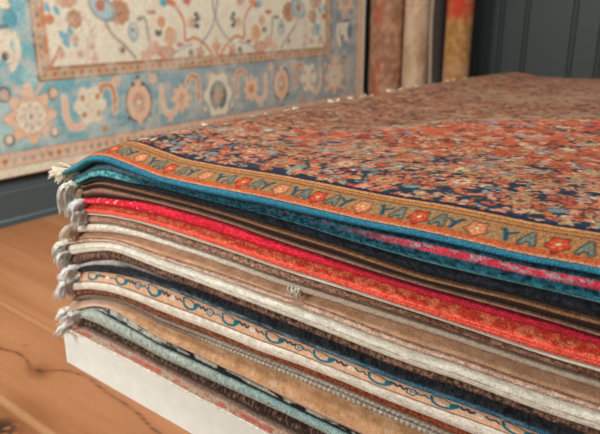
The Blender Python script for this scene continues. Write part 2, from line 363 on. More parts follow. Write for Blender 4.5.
def slab(name, top, bot, x0, prof, color, parent, nt=10, amp=.001, freq=300, mat=None, x1=XE, dx=.0025, gap=.0005, fy=40, ridge=None):
    """one folded layer: prof(t) gives how far the front face stands out (negative y) from top t=0 to bottom t=1"""
    xs = np.concatenate([np.arange(x0, 1.30, dx), np.arange(1.30, x1, .02), [x1]])
    t = np.linspace(0, 1, nt)
    zt = edge_z(top, xs)-gap; zb = edge_z(bot, xs)+gap; zb = np.minimum(zb, zt-.0012)
    X = np.repeat(xs[:, None], nt, 1); T = np.repeat(t[None], len(xs), 0)
    Z = zt[:, None]*(1-T)+zb[:, None]*T
    Y = np.array([prof(v) for v in t])[None]*np.ones_like(X)
    nz = fbm(X*freq, T*6+top*3.7, top, 3)-.5
    env = np.sin(np.pi*np.clip(T, 0.03, .97))**.5
    Y = Y + nz*amp*2*env + .004*(fbm(X*7, T*0+top, 50+top)-.5)
    if ridge is not None: Y = Y - ridge(X, T)
    Z = Z + (fbm(X*freq, T*5, 7+top)-.5)*np.minimum(amp*.9, (zt-zb)[:, None]*.10)*np.sin(np.pi*T)
    # soft left end: the front face turns round the corner
    cor = (1-sm(x0, x0+.012, X))*.008; Y = Y+cor
    ye = YS+[YB]
    bx = np.repeat(xs[:, None], len(ye), 1); by = np.repeat(np.array(ye)[None], len(xs), 0)
    bz = np.repeat(zb[:, None], len(ye), 1)+lift(bx, by, bot)
    tz = np.repeat(zt[:, None], len(ye), 1)+lift(bx, by, top)
    tz = np.maximum(tz, bz+.001)
    PX = np.concatenate([X, bx, bx[:, ::-1]], 1); PY = np.concatenate([Y, by, by[:, ::-1]], 1); PZ = np.concatenate([Z, bz, tz[:, ::-1]], 1)
    cf = color(X, T)
    n2 = fbm(X*260, T*9, 80+top, 2); q = .18 if mat is not None else .36; cf = cf*(1-q+2*q*n2)[..., None]
    cb = np.repeat(cf[:, -1:], len(ye), 1); ct = np.repeat(cf[:, :1], len(ye), 1)
    Cc = np.concatenate([cf, cb, ct], 1)
    o = grid_mesh(name, np.stack([PX, PY, PZ], -1), Cc, mat or M_EDGE, parent, close_u=True, cap=True)
    flip_if_needed(o)
    return o
rnd = lambda out, rec=.004: (lambda t: rec-(out+rec)*math.sin(math.pi*min(1, max(0, t)))**.6)
def slope(out, rec): return lambda t: rec-(rec+out)*min(1, t*1.15)**1.2 + (0 if t < .9 else (t-.9)*.04)
def und(out, rec): return lambda t: (.003 if t < .06 else -out+(rec+out)*t**1.3)
def flat(c):
    c = hexl(c) if isinstance(c, str) else np.asarray(c)
    return lambda X, T: np.broadcast_to(c, X.shape+(3,)).copy()
def ramp(*st):
    """colours across the face: (t, hex) stops"""
    ts = [s[0] for s in st]; cs = np.array([hexl(s[1]) for s in st])
    return lambda X, T: np.stack([np.interp(T, ts, cs[:, i]) for i in range(3)], -1)

def tuft_mesh(name, roots, parent, rad=.0011, color='efeae0', seed=1, clump=5):
    """cotton fringe: roots = list of (x, y, z, length, outward x, outward y, droop)"""
    r = random.Random(seed); V = []; Fc = []; D = []
    base = np.minimum(hexl(color)*1.2, .95)
    for (x, y, z, ln, ox, oy, dr) in roots:
        D0 = Vector((ox+r.uniform(-.3, .3), oy+r.uniform(-.8, .5), .1+r.uniform(-1.0, .6))).normalized(); CP = r.uniform(0, 6); CW = r.uniform(.03, .3); CL = r.uniform(.6, 1.15)
        for c in range(clump):
            L = ln*CL*r.uniform(.8, 1.05); p = Vector((x+r.uniform(-.002, .002), y+r.uniform(-.0035, .0035), z+r.uniform(-.002, .002)))
            d = (D0+Vector((r.uniform(-.3, .3), r.uniform(-.3, .3), r.uniform(-.3, .3)))).normalized()
            n = 8; rr = rad*r.uniform(.45, .75); b0 = len(V); col = base*r.uniform(.85, 1.0)
            ph = CP+r.uniform(-.3, .3); cw = CW
            for i in range(n):
                q = i/(n-1); R = rr*(1-.35*q)
                t = d.copy(); s1 = t.cross(Vector((0, 0, 1)))
                if s1.length < .1: s1 = Vector((1, 0, 0))
                s1.normalize(); s2 = t.cross(s1)
                for k in range(4):
                    an = k*math.pi/2
                    V.append(p+s1*math.cos(an)*R+s2*math.sin(an)*R); D.append(col)
                if i < n-1:
                    p = p+d*(L/(n-1))
                    if p.z < .003: p.z = .003; d.z = 0
                    d = (d+Vector((math.sin(ph+i*1.3)*cw, math.cos(ph+i)*cw, -dr))).normalized()
            for i in range(n-1):
                for k in range(4):
                    a = b0+i*4+k; b = b0+i*4+(k+1) % 4; Fc.append((a, a+4, b+4, b))
            Fc.append(tuple(b0+k for k in range(4))[::-1]); Fc.append(tuple(b0+(n-1)*4+k for k in range(4)))
    o = raw_mesh(name, V, Fc, M_FRINGE, parent, np.array(D), True); flip_if_needed(o); return o

def fringe(parent, k, x, length, droop=.5, corner=26, color='efeae0', seed=1, zoff=0., ox=-1.0, spread=.05, rest_len=.03, rad=.0011, ybase=0.0, clump=7):
    r = random.Random(seed); roots = []
    zc = lambda yy: float(edge_z(k, np.array([x]))[0]+lift(np.array([x]), np.array([yy]), k)[0])+zoff
    for i in range(int(corner*.62)):
        y = ybase+r.uniform(-.004, spread)
        roots.append((x+r.uniform(0, .006), y, zc(max(y, 0)), length*r.uniform(.7, 1.1), ox, -.35+r.uniform(-.3, .2), droop))
    y = ybase+spread
    while y < YB-.02:
        y += r.uniform(.008, .016)
        roots.append((x+.002, y, zc(y), rest_len*r.uniform(.7, 1.2), ox, r.uniform(-.3, .3), droop*.8))
    return tuft_mesh('fringe', roots, parent, rad, color, seed, clump)

stack = 'folded rugs in the stack on the plinth'
def rug(label): return thing('folded_rug', label, 'rug', (0, 0, 0), stack)

# --- top rug: patterned face
C1 = Canvas(0.02, XE+.02, -.02, YB+.08, .002)
def paint_top():
    c = C1; H = hexl
    navy = H('173146'); sal = H('d8825a'); org = H('cb6634'); tan = H('c39a6c'); red = H('c4482e'); gb = H('869698'); dk = H('2c2226'); gold = H('b0854a'); pink = H('d4947a'); cream = H('d8bd98')
    c.A[:] = navy
    r = random.Random(5)
    XP = [0, .30, .50, .603, .672, .784, .942, 1.3, 1.7]; YP = [.36, .38, .44, .548, .692, .855, .98, 1.22, 1.5]
    bl = lambda x: float(np.interp(x, XP, YP))
    BL = np.interp(c.X, XP, YP)+.07*(fbm(c.X*9, c.Y*9, 71, 2)-.5)
    c.A = mix(c.A, H('ad6a48'), sm(.235, .24, c.Y))
    c.A = mix(c.A, H('bd5230'), sm(-.03, .03, c.Y-.40)*sm(.40, .5, c.X))
    c.A = mix(c.A, H('a4684a'), sm(-.02, .02, c.Y-BL))
    def blob(x, y, s):
        b = bl(x)
        if y > b+.01: pal = [(H('ad7450'), 6), (H('6a3c2c'), 7), (H('bd9a78'), 3), (H('b47250'), 5), (H('70605a'), 2), (H('bb6040'), 4)]
        elif y > .40 and x > .42: pal = [(H('c85028'), 8), (gb, 1.2), (cream, .3), (H('8e3c28'), 3), (org, 5), (navy, 1.2), (tan, 2), (pink, 2)]
        elif y > .24: pal = [(sal, 5), (org, 4), (tan, 5), (red, 2), (gb, 2), (pink, 3), (cream, .4), (navy, 3), (H('8a4a34'), 3)]
        else: pal = [(sal, 8), (org, 5), (tan, 4), (red, 2.5), (gb, 1.0), (pink, 4), (cream, .3), (navy, 2.5)]
        col = r.choices([p[0] for p in pal], [p[1] for p in pal])[0]
        edge = dk if (r.random() < .65 and y < b+.3) else None
        k = r.random(); an = r.uniform(0, math.pi)
        if k < .5: c.ell(x, y, s*r.uniform(.9, 1.5), s*r.uniform(.35, .6), col, an, edge, .0016)
        elif k < .8:
            core = r.choice([cream, red, org, gold])
            c.flower(x, y, s, s*1.05, r.choice([5, 6, 8]), col, core, edge, .35, r.random()*3, .0016)
        else:
            q = [(x, y)]
            for i in range(3):
                an += r.uniform(-.9, .9); q.append((q[-1][0]+s*.9*math.cos(an), q[-1][1]+s*.9*math.sin(an)))
            c.curve(q, .005, col)
            c.ell(*q[-1], s*.4, s*.35, r.choice([sal, org, gb, cream]), an)
    y = .084
    while y < YB+.06:
        step = .0165 if y < .25 else (.021 if y < .6 else (.030 if y < 1.1 else .042))
        x = .04
        while x < XE:
            blob(x+r.uniform(-.5, .5)*step, y+r.uniform(-.4, .4)*step, step*r.uniform(.5, .86))
            x += step*r.uniform(.8, 1.1)
        y += step*.86
    # navy gaps and spiralling vines in the main border
    for k in range(95):
        x = r.uniform(.08, XE); y = r.uniform(.09, .225); an = r.uniform(0, 6.3)
        q = [(x, y)]
        for i in range(4):
            an += r.uniform(.2, .9)*(1 if k % 2 else -1); q.append((q[-1][0]+.014*math.cos(an), q[-1][1]+.014*math.sin(an)))
        c.curve(q, .0055, navy)
        if k % 4 == 0: c.curve(q, .0025, gb)
    for k in range(70):
        x = r.uniform(.08, XE); y = r.uniform(.25, .36); an = r.uniform(-.6, .6)
        c.curve([(x, y), (x+.02*math.cos(an), y+.02*math.sin(an)), (x+.045*math.cos(an*1.6), y+.045*math.sin(an*1.6))], .004, r.choice([dk, navy, gb, gb]))
    for i in range(15):
        x = .16+i*.112; y = .155+(.028 if i % 2 else -.022)
        c.flower(x, y, .027, .033, 9, sal if i % 2 else H('d2704a'), None, dk, .25, ew=.002)
        c.flower(x, y, .016, .020, 7, cream if i % 2 else tan, red, dk, .3, ew=.0018)
        c.ell(x+.056, y-.012, .014, .008, H('6f9098'), .4, dk, .002); c.ell(x+.055, y+.03, .014, .008, red, -.5, dk, .002)
        c.ell(x+.04, y-.045, .012, .009, navy, .3); c.ell(x-.03, y+.045, .014, .008, navy, -.5)
    # dashed inner guard
    for y0, y1, col in [(.2345, .237, dk), (.237, .2425, tan), (.2425, .2445, dk), (.2445, .252, H('c27c50'))]: c.band(y0, y1, col)
    for i in range(100):
        c.ell(.04+i*.0165, .2435, .005, .0022, dk if i % 2 else tan)
    # the red field along the diagonal colour change, with pale blossoms
    for i in range(520):
        x = r.uniform(.42, XE); b = bl(x); y = b-.01-r.random()**1.2*.17
        if y < .40 or r.random() < .15: continue
        c.ell(x, y, .016, .009, H('cc4a26') if r.random() < .65 else H('d0602f'), .9)
    for i in range(260):
        x = r.uniform(.45, XE); b = bl(x); y = b-.02-r.random()*.16
        if y < .345: continue
        k = r.random()
        if k < .22: c.flower(x, y, .011, .013, 5, cream, None, None, .35)
        elif k < .36: c.flower(x, y, .012, .014, 6, H('7f97a0'), None, None, .3)
        elif k < .7: c.ell(x, y, .012, .006, H('a03c26'), r.random())
        else: c.ell(x, y, .010, .005, navy, r.random()*3)
    c.ell(.50, .36, .035, .022, H('cf4c28')); c.flower(.505, .362, .016, .014, 6, dk, cream, None, .4)
    pl = np.clip(1-np.abs(c.Y-BL-.05)/.07, 0, 1)*(.45+.6*fbm(c.X*50, c.Y*40, 3))*sm(.45, .62, c.X)
    c.A = mix(c.A, H('bfa080'), np.clip(pl*.9, 0, .6))
    far = sm(0, .25, c.Y-BL)
    c.A = mix(c.A, H('946046'), far*.45)
    pz = sm(.55, .72, fbm(c.X*6, c.Y*3, 8))*far
    c.A = mix(c.A, H('b08c6c'), pz*.5)
    # fine knotting: dark contours and small pale and rust touches all over
    for i in range(6500):
        x = r.uniform(.05, XE); y = .08+r.random()**1.15*(YB-.05); k = r.random(); q = 1+1.6*min(1, y)
        col = dk if k < .38 else (H('7a4030') if k < .6 else (tan if k < .8 else (sal if k < .93 else gb)))
        if y > bl(x) and k >= .38: col = H('8a5640') if k < .7 else H('b48a68')
        an = r.uniform(0, 3.1); L = .0048*q*r.uniform(.6, 1.6)
        c.line([(x-L*math.cos(an), y-L*math.sin(an)), (x+L*math.cos(an), y+L*math.sin(an))], .0024*q, col)
    g = c.A.mean(-1, keepdims=True); c.A = c.A*.9+g*.1*np.array([1.08, 1.0, .85])
    c.A = c.A*(.82+.36*fbm(c.X*30, c.Y*22, 91, 3))[..., None]
    # outer guard: gold band of flowers and leaves
    c.band(-.03, -.001, H('4a3a3c')); c.band(-.001, .0016, H('dba886')); c.band(.0016, .0088, H('c8582a')); c.band(.0088, .0098, H('7d4a2a'))
    c.band(.0098, .0475, H('ab7646')); c.band(.0475, .0498, H('40222c')); c.band(.0498, .0515, H('c08e54'))
    c.band(.0515, .058, H('c47838')); c.band(.058, .0596, H('40222c')); c.band(.0596, .0672, H('c98f58')); c.band(.0672, .0735, H('231c38'))
    for i in range(110): c.ell(.03+i*.0152, .0745, .005, .0028, H('231c38'))
    gm = (c.Y > .0098) & (c.Y < .0475)
    c.A = np.where(gm[..., None], mix(c.A, H('9c7c56'), .8*sm(.4, .6, fbm(c.X*90, c.Y*90, 5))), c.A)
    FX = [.00, .085, .17, .253, .339, .425, .521, .615, .700, .776, .860, .954, 1.040, 1.145, 1.24, 1.33, 1.42, 1.51, 1.60]
    teal = H('104a5c'); grey = H('72766c'); ink = H('261e20')
    for i, x in enumerate(FX):
        isred = i % 2 == 1
        y = .0235
        c.flower(x, y, .0150, .0165, 5, H('c23c24') if isred else H('d07a50'), None, H('301614'), .30, math.pi/2, .0022)
        for q in range(5):
            an = math.pi/2+q*math.pi*.4; c.ell(x+.0075*math.cos(an), y+.008*math.sin(an), .0036, .0028, H('dc6044') if isred else H('e09c76'), an)
        c.ell(x, y, .0032, .0032, H('e6c27c'), 0, H('7a2a20'), .001)
    for x0, x1, i in zip(FX[:-1], FX[1:], range(99)):
        w = x1-x0
        pale_left = i % 2 == 0
        ty = x0+w*.37 if pale_left else x1-w*.37   # teal sprig beside the pale flower
        gx = x1-w*.35 if pale_left else x0+w*.35
        s = 1 if pale_left else -1
        c.line([(ty+s*.003, .0150), (ty, .027)], .0070, teal)
        c.curve([(ty, .025), (ty-s*.003, .031), (ty-s*.007, .037)], .0052, teal)
        c.curve([(ty, .025), (ty+s*.006, .029), (ty+s*.013, .034)], .0042, teal)
        c.line([(ty-s*.002, .036), (ty-s*.010, .035)], .003, teal)
        for wd, col, o_ in ((.0100, ink, .0), (.0056, grey, .0)):
            c.line([(gx-.0075, .0150), (gx+.001, .037)], wd, col); c.line([(gx+.0080, .0150), (gx+.001, .037)], wd, col); c.line([(gx-.005, .022), (gx+.005, .022)], wd, col); c.line([(gx, .027), (gx+.001, .034)], wd, col)
paint_top()

TOPX0 = .086
def build_top():
    root = rug('topmost folded rug with orange and navy floral face and blue bound edge')
    xs = np.concatenate([np.arange(TOPX0, 1.42, .0022), np.arange(1.42, XE, .01), [XE]])
    ys = np.concatenate([np.arange(-.0022, .10, .0017), np.arange(.10, .5, .0032), np.arange(.5, YB, .0065), [YB]])
    X, Y = np.meshgrid(xs, ys, indexing='ij')
    Z0 = np.repeat(edge_z(0, xs)[:, None], len(ys), 1)+lift(X, np.maximum(Y, 0), 0)
    Z = Z0 + .0035*(fbm(X*6, Y*3, 60)-.5)*sm(.02, .15, Y) + .0011*(fbm(X*330, Y*330, 61, 2)-.5)
    Z = Z + .0022
    Z -= .0028*(1-sm(-.004, .006, Y))
    # worn wavy back and left ends
    Cc = .82*C1.sample(X, arc(Y))*(.80+.40*fbm(X*260, Y*260, 62, 2))[..., None]
    top = grid_mesh('patterned_pile', np.stack([X, Y, Z], -1), Cc, M_PILE, root)
    sol = top.modifiers.new('thickness', 'SOLIDIFY'); sol.thickness = .0018; sol.offset = -1
    # blue overcast selvage along the front edge
    wrap = lambda X, T: .0007*np.sin(X*2*np.pi/.0052+T*2.2)
    blue = hexl('1c5f78'); lb = hexl('478fa6'); db = hexl('0c2434')
    def cb(X, T):
        q = .5+.5*np.sin(X*2*np.pi/.0052+T*2.2)
        c = mix(mix(db, blue, np.clip(1.3-T*1.1, 0, 1)), lb, .45*q*(1-T))  # dark underside and lighter top are shading put into the dye
        c = mix(c, hexl('3d9da6'), .5*(1-sm(.1, .3, X)))
        return c
    slab('selvage', 0, 1, TOPX0+.001, rnd(.0105, .001), cb, root, 16, .0006, 200, ridge=wrap)
    fringe(root, 0, TOPX0+.004, .036, .08, 46, 'e8dcc8', 3, -.006, spread=.03, rest_len=.026, ox=-1, rad=.0026)
build_top()
def noisy(c1, c2, fx=160, ft=8, seed=0, lo=.35, hi=.65):
    c1, c2 = hexl(c1), hexl(c2)
    return lambda X, T: mix(c1, c2, sm(lo, hi, fbm(X*fx, T*ft, seed, 2)))

# teal rug with the pink stripe
R = rug('deep teal pile rug with a pink stripe, second from the top of the stack')
def c_teal(X, T):
    c = mix(hexl('102a36'), hexl('2c6a7c'), sm(.25, .75, fbm(X*190, T*12, 3, 3)))
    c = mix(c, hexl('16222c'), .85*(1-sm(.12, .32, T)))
    pk = sm(.80, 1.0, X)*sm(.27, .33, T)*(1-sm(.52, .60, T))
    pc = mix(hexl('ea4a60'), hexl('c8b8c0'), sm(.45, .62, fbm(X*70, T*14, 9, 2))*np.exp(-((T-.42)/.09)**2))
    c = mix(c, pc, pk*sm(.2, .4, fbm(X*110, T*9, 12, 2)+.15))
    pk2 = (sm(.62, .75, X)-sm(.80, .92, X))*sm(.55, .7, fbm(X*60, T*6, 19, 2))*sm(.25, .35, T)*(1-sm(.45, .6, T))
    c = mix(c, hexl('94405e'), pk2*.6)
    hem = (1-sm(.32, .45, X))*np.exp(-((T-.38)/.09)**2); c = mix(c, hexl('62757a'), hem*.8)
    b = sm(.86, .90, T); c = mix(c, hexl('5f9ca2'), b)
    l = (1-sm(.26, .36, X))*sm(.55, .62, T); c = mix(c, mix(hexl('2f7f86'), hexl('7fc0c0'), sm(.3, .7, fbm(X*200, T*10, 31, 2))), l)
    return c
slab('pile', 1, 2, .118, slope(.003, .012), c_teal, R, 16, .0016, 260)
fringe(R, 2, .128, .085, 1.1, 70, 'ece6dc', 11, .000, ox=-.75, spread=.04, rest_len=.03, rad=.0018, ybase=-.018)

R = rug('near black navy rug in shadow beneath the teal rug')
slab('pile', 2, 3, .14, rnd(.001, .008), noisy('14161c', '262a32', seed=4), R, 9, .001)  # near black dye also carries the shade of the gap between rugs

R = rug('thin dark brown folded rug with two tan bound edges, above the red rug')
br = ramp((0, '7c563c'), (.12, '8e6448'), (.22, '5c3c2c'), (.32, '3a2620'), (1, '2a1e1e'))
slab('upper_fold', 3, 4, .142, und(.003, .005), br, R, 10, .0006, 200)
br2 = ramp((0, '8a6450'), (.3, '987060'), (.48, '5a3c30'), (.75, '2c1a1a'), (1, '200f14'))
slab('lower_fold', 4, 5, .146, und(.003, .004), br2, R, 8, .0005, 200)
fringe(R, 4, .150, .05, .8, 12, 'b59a80', 12, 0, ox=-.8, spread=.02, rest_len=.02)

R = rug('crimson and orange red folded rug, the brightest layer of the stack')
def c_crim(X, T):
    c = mix(hexl('b8162a'), hexl('da2a3c'), sm(.3, .7, fbm(X*150+T*30, T*8, 6, 2)))
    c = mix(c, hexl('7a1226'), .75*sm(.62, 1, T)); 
    c = mix(c, hexl('84142a'), .6*sm(.75, .95, X))
    sp = sm(.74, .80, fbm(X*120, T*5, 77, 2))*(1-sm(.3, .5, X))
    return mix(c, hexl('e8b0a8'), sp*.8)
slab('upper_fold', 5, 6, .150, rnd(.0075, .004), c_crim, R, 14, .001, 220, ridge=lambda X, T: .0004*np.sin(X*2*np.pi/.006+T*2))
def c_org(X, T):
    f = fbm(X*95, T*6+X*10, 15, 3)
    c = mix(hexl('c23a26'), hexl('e88a60'), sm(.42, .62, f)*sm(.1, .35, X))
    c = mix(c, hexl('dc4a3a'), .45)
    c = mix(c, hexl('8e2a18'), .5*sm(.66, .8, fbm(X*130, T*9, 18)))
    k = sm(.56, .60, T); c = mix(c, hexl('f4604e'), k)
    for g in (.60, .74, .88): c = mix(c, hexl('b02c20'), .5*np.exp(-((T-g)/.02)**2))
    return c
slab('pile', 6, 7, .150, lambda t: (.010-.014*min(1, t/.6)) if t < .6 else (-.004-.0015*abs(math.sin((t-.6)/.4*math.pi*2.6))) if t < .97 else .001, c_org, R, 22, .0012, 240)

fringe(R, 5, .156, 0.04, 0.45, 60, 'f2eee6', 31, -.006, ox=-.9, spread=.035, rest_len=.025, rad=.0019, ybase=-.016)
fringe(R, 7, .156, 0.046, 0.5, 60, 'f2eee6', 32, .004, ox=-.9, spread=.035, rest_len=.025, rad=.0019, ybase=-.016)

R = rug('mauve brown pile rug with a thin cream bound edge directly under the red rug')
slab('selvage', 7, 8, .150, rnd(.004, .001), ramp((0, 'b5a896'), (.5, 'cfc6b4'), (1, '9a8c7c')), R, 8, .0004, 150, mat=M_SOFT)
def c_mauve(X, T):
    c = mix(hexl('7b5340'), hexl('b48d78'), sm(.3, .7, fbm(X*230, T*7, 22, 3)))
    c = mix(c, hexl('5a3020'), .7*sm(.7, 1.0, X)*sm(.3, .6, fbm(X*30, T*4, 23)+.1))
    c = mix(c, hexl('b48a78'), .5*(1-sm(.25, .4, X)))
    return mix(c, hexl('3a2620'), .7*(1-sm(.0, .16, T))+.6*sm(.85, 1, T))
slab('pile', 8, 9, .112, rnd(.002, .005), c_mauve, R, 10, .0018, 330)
fringe(R, 9, .118, 0.05, 0.45, 50, 'ddd2c4', 13, 0, ox=-1, spread=.035, rad=.0017, ybase=-.012)

R = rug('thin greyish white wool rug between the mauve pile and the tan layer')
def c_wool(X, T):
    c = mix(hexl('b9ab9c'), hexl('cdc7ba'), sm(.3, .7, fbm(X*140, T*6, 25, 2)))
    c = mix(c, hexl('8f735f'), .8*sm(.55, .7, T)*sm(.5, .7, X)*sm(.35, .6, fbm(X*12, T*2, 26)))
    c = mix(c, hexl('8a725f'), .8*sm(.38, .80, X))
    return mix(c, hexl('5b4234'), .85*np.exp(-((T-.86)/.10)**2)*sm(.2, .4, X))
slab('edge', 9, 10, .108, rnd(.005, .002), c_wool, R, 11, .0011, 160, mat=M_SOFT)
tuft_mesh('loose_wool_lump', [(.752+.01*math.cos(i), -.006, .414+.004*math.sin(i*2), .009, math.cos(i*1.7)*.6, -1, .4) for i in range(16)], R, .0016, 'd8d2c6', 4, 5)

R = rug('tan backed rug with a rolled pinkish edge, upper of the two tan layers')
def c_tan(X, T):
    c = mix(hexl('a87d60'), hexl('ba9074'), sm(.3, .7, fbm(X*60, T*3, 28, 3)))
    c = mix(c, hexl('8a664c'), .35*sm(.8, 1.1, X))
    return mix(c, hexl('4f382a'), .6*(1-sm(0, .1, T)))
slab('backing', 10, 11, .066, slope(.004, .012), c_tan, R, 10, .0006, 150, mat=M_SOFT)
slab('rolled_edge', 11, 12, .064, rnd(.0055, .002), noisy('b08c76', 'c8a894', 110, 4, 29), R, 9, .0008, 200)
fringe(R, 12, .072, 0.045, 0.45, 56, 'efe9de', 14, .006, ox=-.9, spread=.05, rest_len=.035, rad=.0018, ybase=-.016)

R = rug('thick cream bordered rug with fine grey line over a fuzzy brown pile edge')
def c_cream(X, T):
    c = mix(hexl('cfc9ba'), hexl('e0dbce'), sm(.3, .7, fbm(X*80, T*4, 32, 3)))
    w = T-.56-.03*(fbm(X*20, X*0, 33)-.5)
    return mix(c, hexl('6c6c68'), 1.0*np.exp(-(w/.032)**2)*sm(.35, .6, fbm(X*50, X*0, 36)+.15))
slab('cream_border', 12, 13, .066, lambda t: .004-.0085*max(0, math.sin(math.pi*min(1, t*.94+.03)))**.28, c_cream, R, 14, .0007, 200, mat=M_SOFT)
def c_bf(X, T):
    c = mix(hexl('3f2c26'), hexl('8a6a58'), sm(.35, .75, fbm(X*330, T*3, 38, 3)))
    c = mix(c, hexl('9a6a50'), .5*sm(.55, .8, fbm(X*40, T*4, 39)))
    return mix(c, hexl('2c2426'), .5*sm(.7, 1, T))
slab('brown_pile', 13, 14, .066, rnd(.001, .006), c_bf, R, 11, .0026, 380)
fringe(R, 13, .074, 0.052, 0.7, 70, 'efebe2', 15, .010, ox=-.7, spread=.045, rest_len=.035, rad=.0018, ybase=-.018)

R = rug('dark navy piled rug with steel blue threads, directly above the peach scroll rug')
def c_navy(X, T):
    d = mix(hexl('15161c'), hexl('2c2e34'), sm(.3, .7, fbm(X*300, T*4, 41, 3)))
    b = mix(hexl('2c3a42'), hexl('5c7078'), sm(.35, .7, fbm(X*60, T*14, 42, 2)))
    b = mix(b, hexl('2c6078'), .6*sm(.75, .95, X))
    c = mix(d, b, sm(.60, .72, T)*(1-.85*sm(.86, .92, T))*sm(.25, .45, X))
    c = mix(c, hexl('8a5a55'), .7*np.exp(-((T-.93)/.05)**2)*sm(.3, .4, X)*(1-sm(.8, .95, X)))
    g = (1-sm(.22, .30, X))*(1-sm(.3, .42, T)); c = mix(c, hexl('b5b0a8'), g)
    g2 = (sm(.2, .3, X)-sm(.33, .45, X))*(1-sm(.12, .3, T)); return mix(c, hexl('9a9590'), g2*.8)
slab('pile', 14, 15, .088, slope(.001, .008), c_navy, R, 16, .0014, 300)
fringe(R, 14, .098, 0.045, 0.3, 46, 'efece6', 16, -.006, ox=-1, spread=.035, rad=.0018, ybase=-.016)

# peach rug with teal scroll
R = rug('peach rug with a teal scrolling vine along its edge and cream border')
C2 = Canvas(0, XE, 0, 1, .001)   # x in metres, y is the share of the face height (0 top .. 1 bottom)
class Scroll:
    pass
def paint_scroll():
    nx = int(XE/.001)+1; ny = 61
    X, T = np.meshgrid(np.arange(nx)*.001, np.linspace(0, 1, ny), indexing='ij')
    c = Canvas.__new__(Canvas); c.x0 = 0; c.y0 = 0; c.res = .001; c.nx = nx; c.ny = 31
    c.X, c.Y = np.meshgrid(np.arange(nx)*.001, np.arange(31)*.001, indexing='ij'); c.A = np.zeros((nx, 31, 3))
    c.A[:] = hexl('c49a7c'); teal = hexl('14606f'); dn = hexl('243650'); wh = hexl('cfc8b8'); dr = hexl('5c3024')
    c.A = c.A*(.88+.24*fbm(c.X*90, c.Y*90, 4))[..., None]
    x = .135; k = 0
    while x < XE:
        # an open loop of teal with a pale bud, then a navy sprig
        c.curve([(x, .007), (x+.006, .004), (x+.022, .005), (x+.034, .009), (x+.044, .007)], .0022, dn if k % 2 else teal)
        c.curve([(x+.002, .009), (x+.005, .017), (x+.016, .023), (x+.030, .022), (x+.040, .016), (x+.044, .009)], .0052, teal)
        c.ell(x+.036, .013, .006, .004, teal, -.8)
        c.curve([(x+.048, .009), (x+.053, .013), (x+.058, .009), (x+.064, .014), (x+.069, .010)], .0042, dn)
        c.flower(x+.078, .014, .007, .006, 5, wh, hexl('c08a80'), dn if k % 2 else None, .3)
        c.curve([(x+.086, .010), (x+.092, .014), (x+.10, .011), (x+.106, .015)], .003, teal if k % 2 else dn)
        x += .108; k += 1
    c.line([(0, .0285), (XE, .0285)], .0017, dr)
    c.line([(0, .0015), (XE, .0015)], .0014, hexl('7c6a62'))
    return c
CS = paint_scroll()
slab('scroll_border', 15, 16, .092, lambda t: .006-.009*t, lambda X, T: CS.sample(X, T*.030), R, 22, .0004, 150, dx=.002, mat=M_SOFT)
def c_cr2(X, T):
    c = mix(hexl('c6bbac'), hexl('d8d0c2'), sm(.3, .7, fbm(X*90, T*4, 45, 3)))
    return mix(c, hexl('d6cfc2'), .5*sm(.6, .8, T))
slab('cream_border', 16, 17, .060, lambda t: .002-.0065*max(0, math.sin(math.pi*min(1, t*.92+.04)))**.3, c_cr2, R, 11, .0008, 200, mat=M_SOFT)
def c_rb(X, T):
    c = mix(hexl('5c2c1c'), hexl('a0684a'), sm(.3, .72, fbm(X*260, T*4, 47, 3)))
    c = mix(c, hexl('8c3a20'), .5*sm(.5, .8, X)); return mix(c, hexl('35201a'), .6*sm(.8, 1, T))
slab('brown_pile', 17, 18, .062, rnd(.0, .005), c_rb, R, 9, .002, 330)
fringe(R, 16, .070, 0.055, 0.5, 80, 'f0ede4', 17, .006, ox=-.85, spread=.045, rest_len=.035, rad=.0018, ybase=-.018)

R = rug('dark rug with a whipped grey white corded edge, above the lower tan layer')
def c_bead(X, T):
    q = .5+.5*np.sin(X*2*np.pi/.0098+T*3+1.5*fbm(X*20, X*0, 6))
    on = sm(.45, .58, X)
    c = mix(hexl('6d4f40'), mix(hexl('96887a'), hexl('bcb2a4'), sm(.2, .7, q)), .25+.75*on)
    c = mix(c, hexl('a58a74'), .6*(1-sm(.1, .22, T)))
    return mix(c, hexl('2e1e1a'), .85*np.exp(-((T-.24)/.09)**2)+.8*sm(.82, .95, T))
slab('corded_edge', 18, 19, .060, rnd(.004, .004), c_bead, R, 13, .0008, 200, ridge=lambda X, T: .0011*np.sin(X*2*np.pi/.0098+T*3+1.5*fbm(X*20, X*0, 6))*np.clip(np.sin(math.pi*T), 0, 1)*sm(.45, .6, X))

R = rug('wide tan backed rug with a creased pink brown lip, lower of the two tan layers')
def c_tan2(X, T):
    c = mix(hexl('a67a56'), hexl('ba8e68'), sm(.3, .7, fbm(X*50, T*4, 50, 3)))
    c = mix(c, hexl('bda08c'), .5*sm(.62, .7, fbm(X*70, T*8, 51)))
    l = sm(.76, .82, T); c = mix(c, hexl('bd9780'), l); c = mix(c, hexl('6a4434'), .7*np.exp(-((T-.90)/.02)**2))
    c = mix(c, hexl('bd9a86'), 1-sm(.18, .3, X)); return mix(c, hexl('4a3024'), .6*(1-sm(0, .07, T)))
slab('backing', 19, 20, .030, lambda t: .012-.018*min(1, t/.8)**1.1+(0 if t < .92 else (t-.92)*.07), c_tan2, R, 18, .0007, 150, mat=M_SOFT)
fringe(R, 20, .036, 0.04, 0.3, 44, 'efebe0', 18, .004, ox=-1, spread=.04, rest_len=.03, rad=.0017, ybase=-.012)

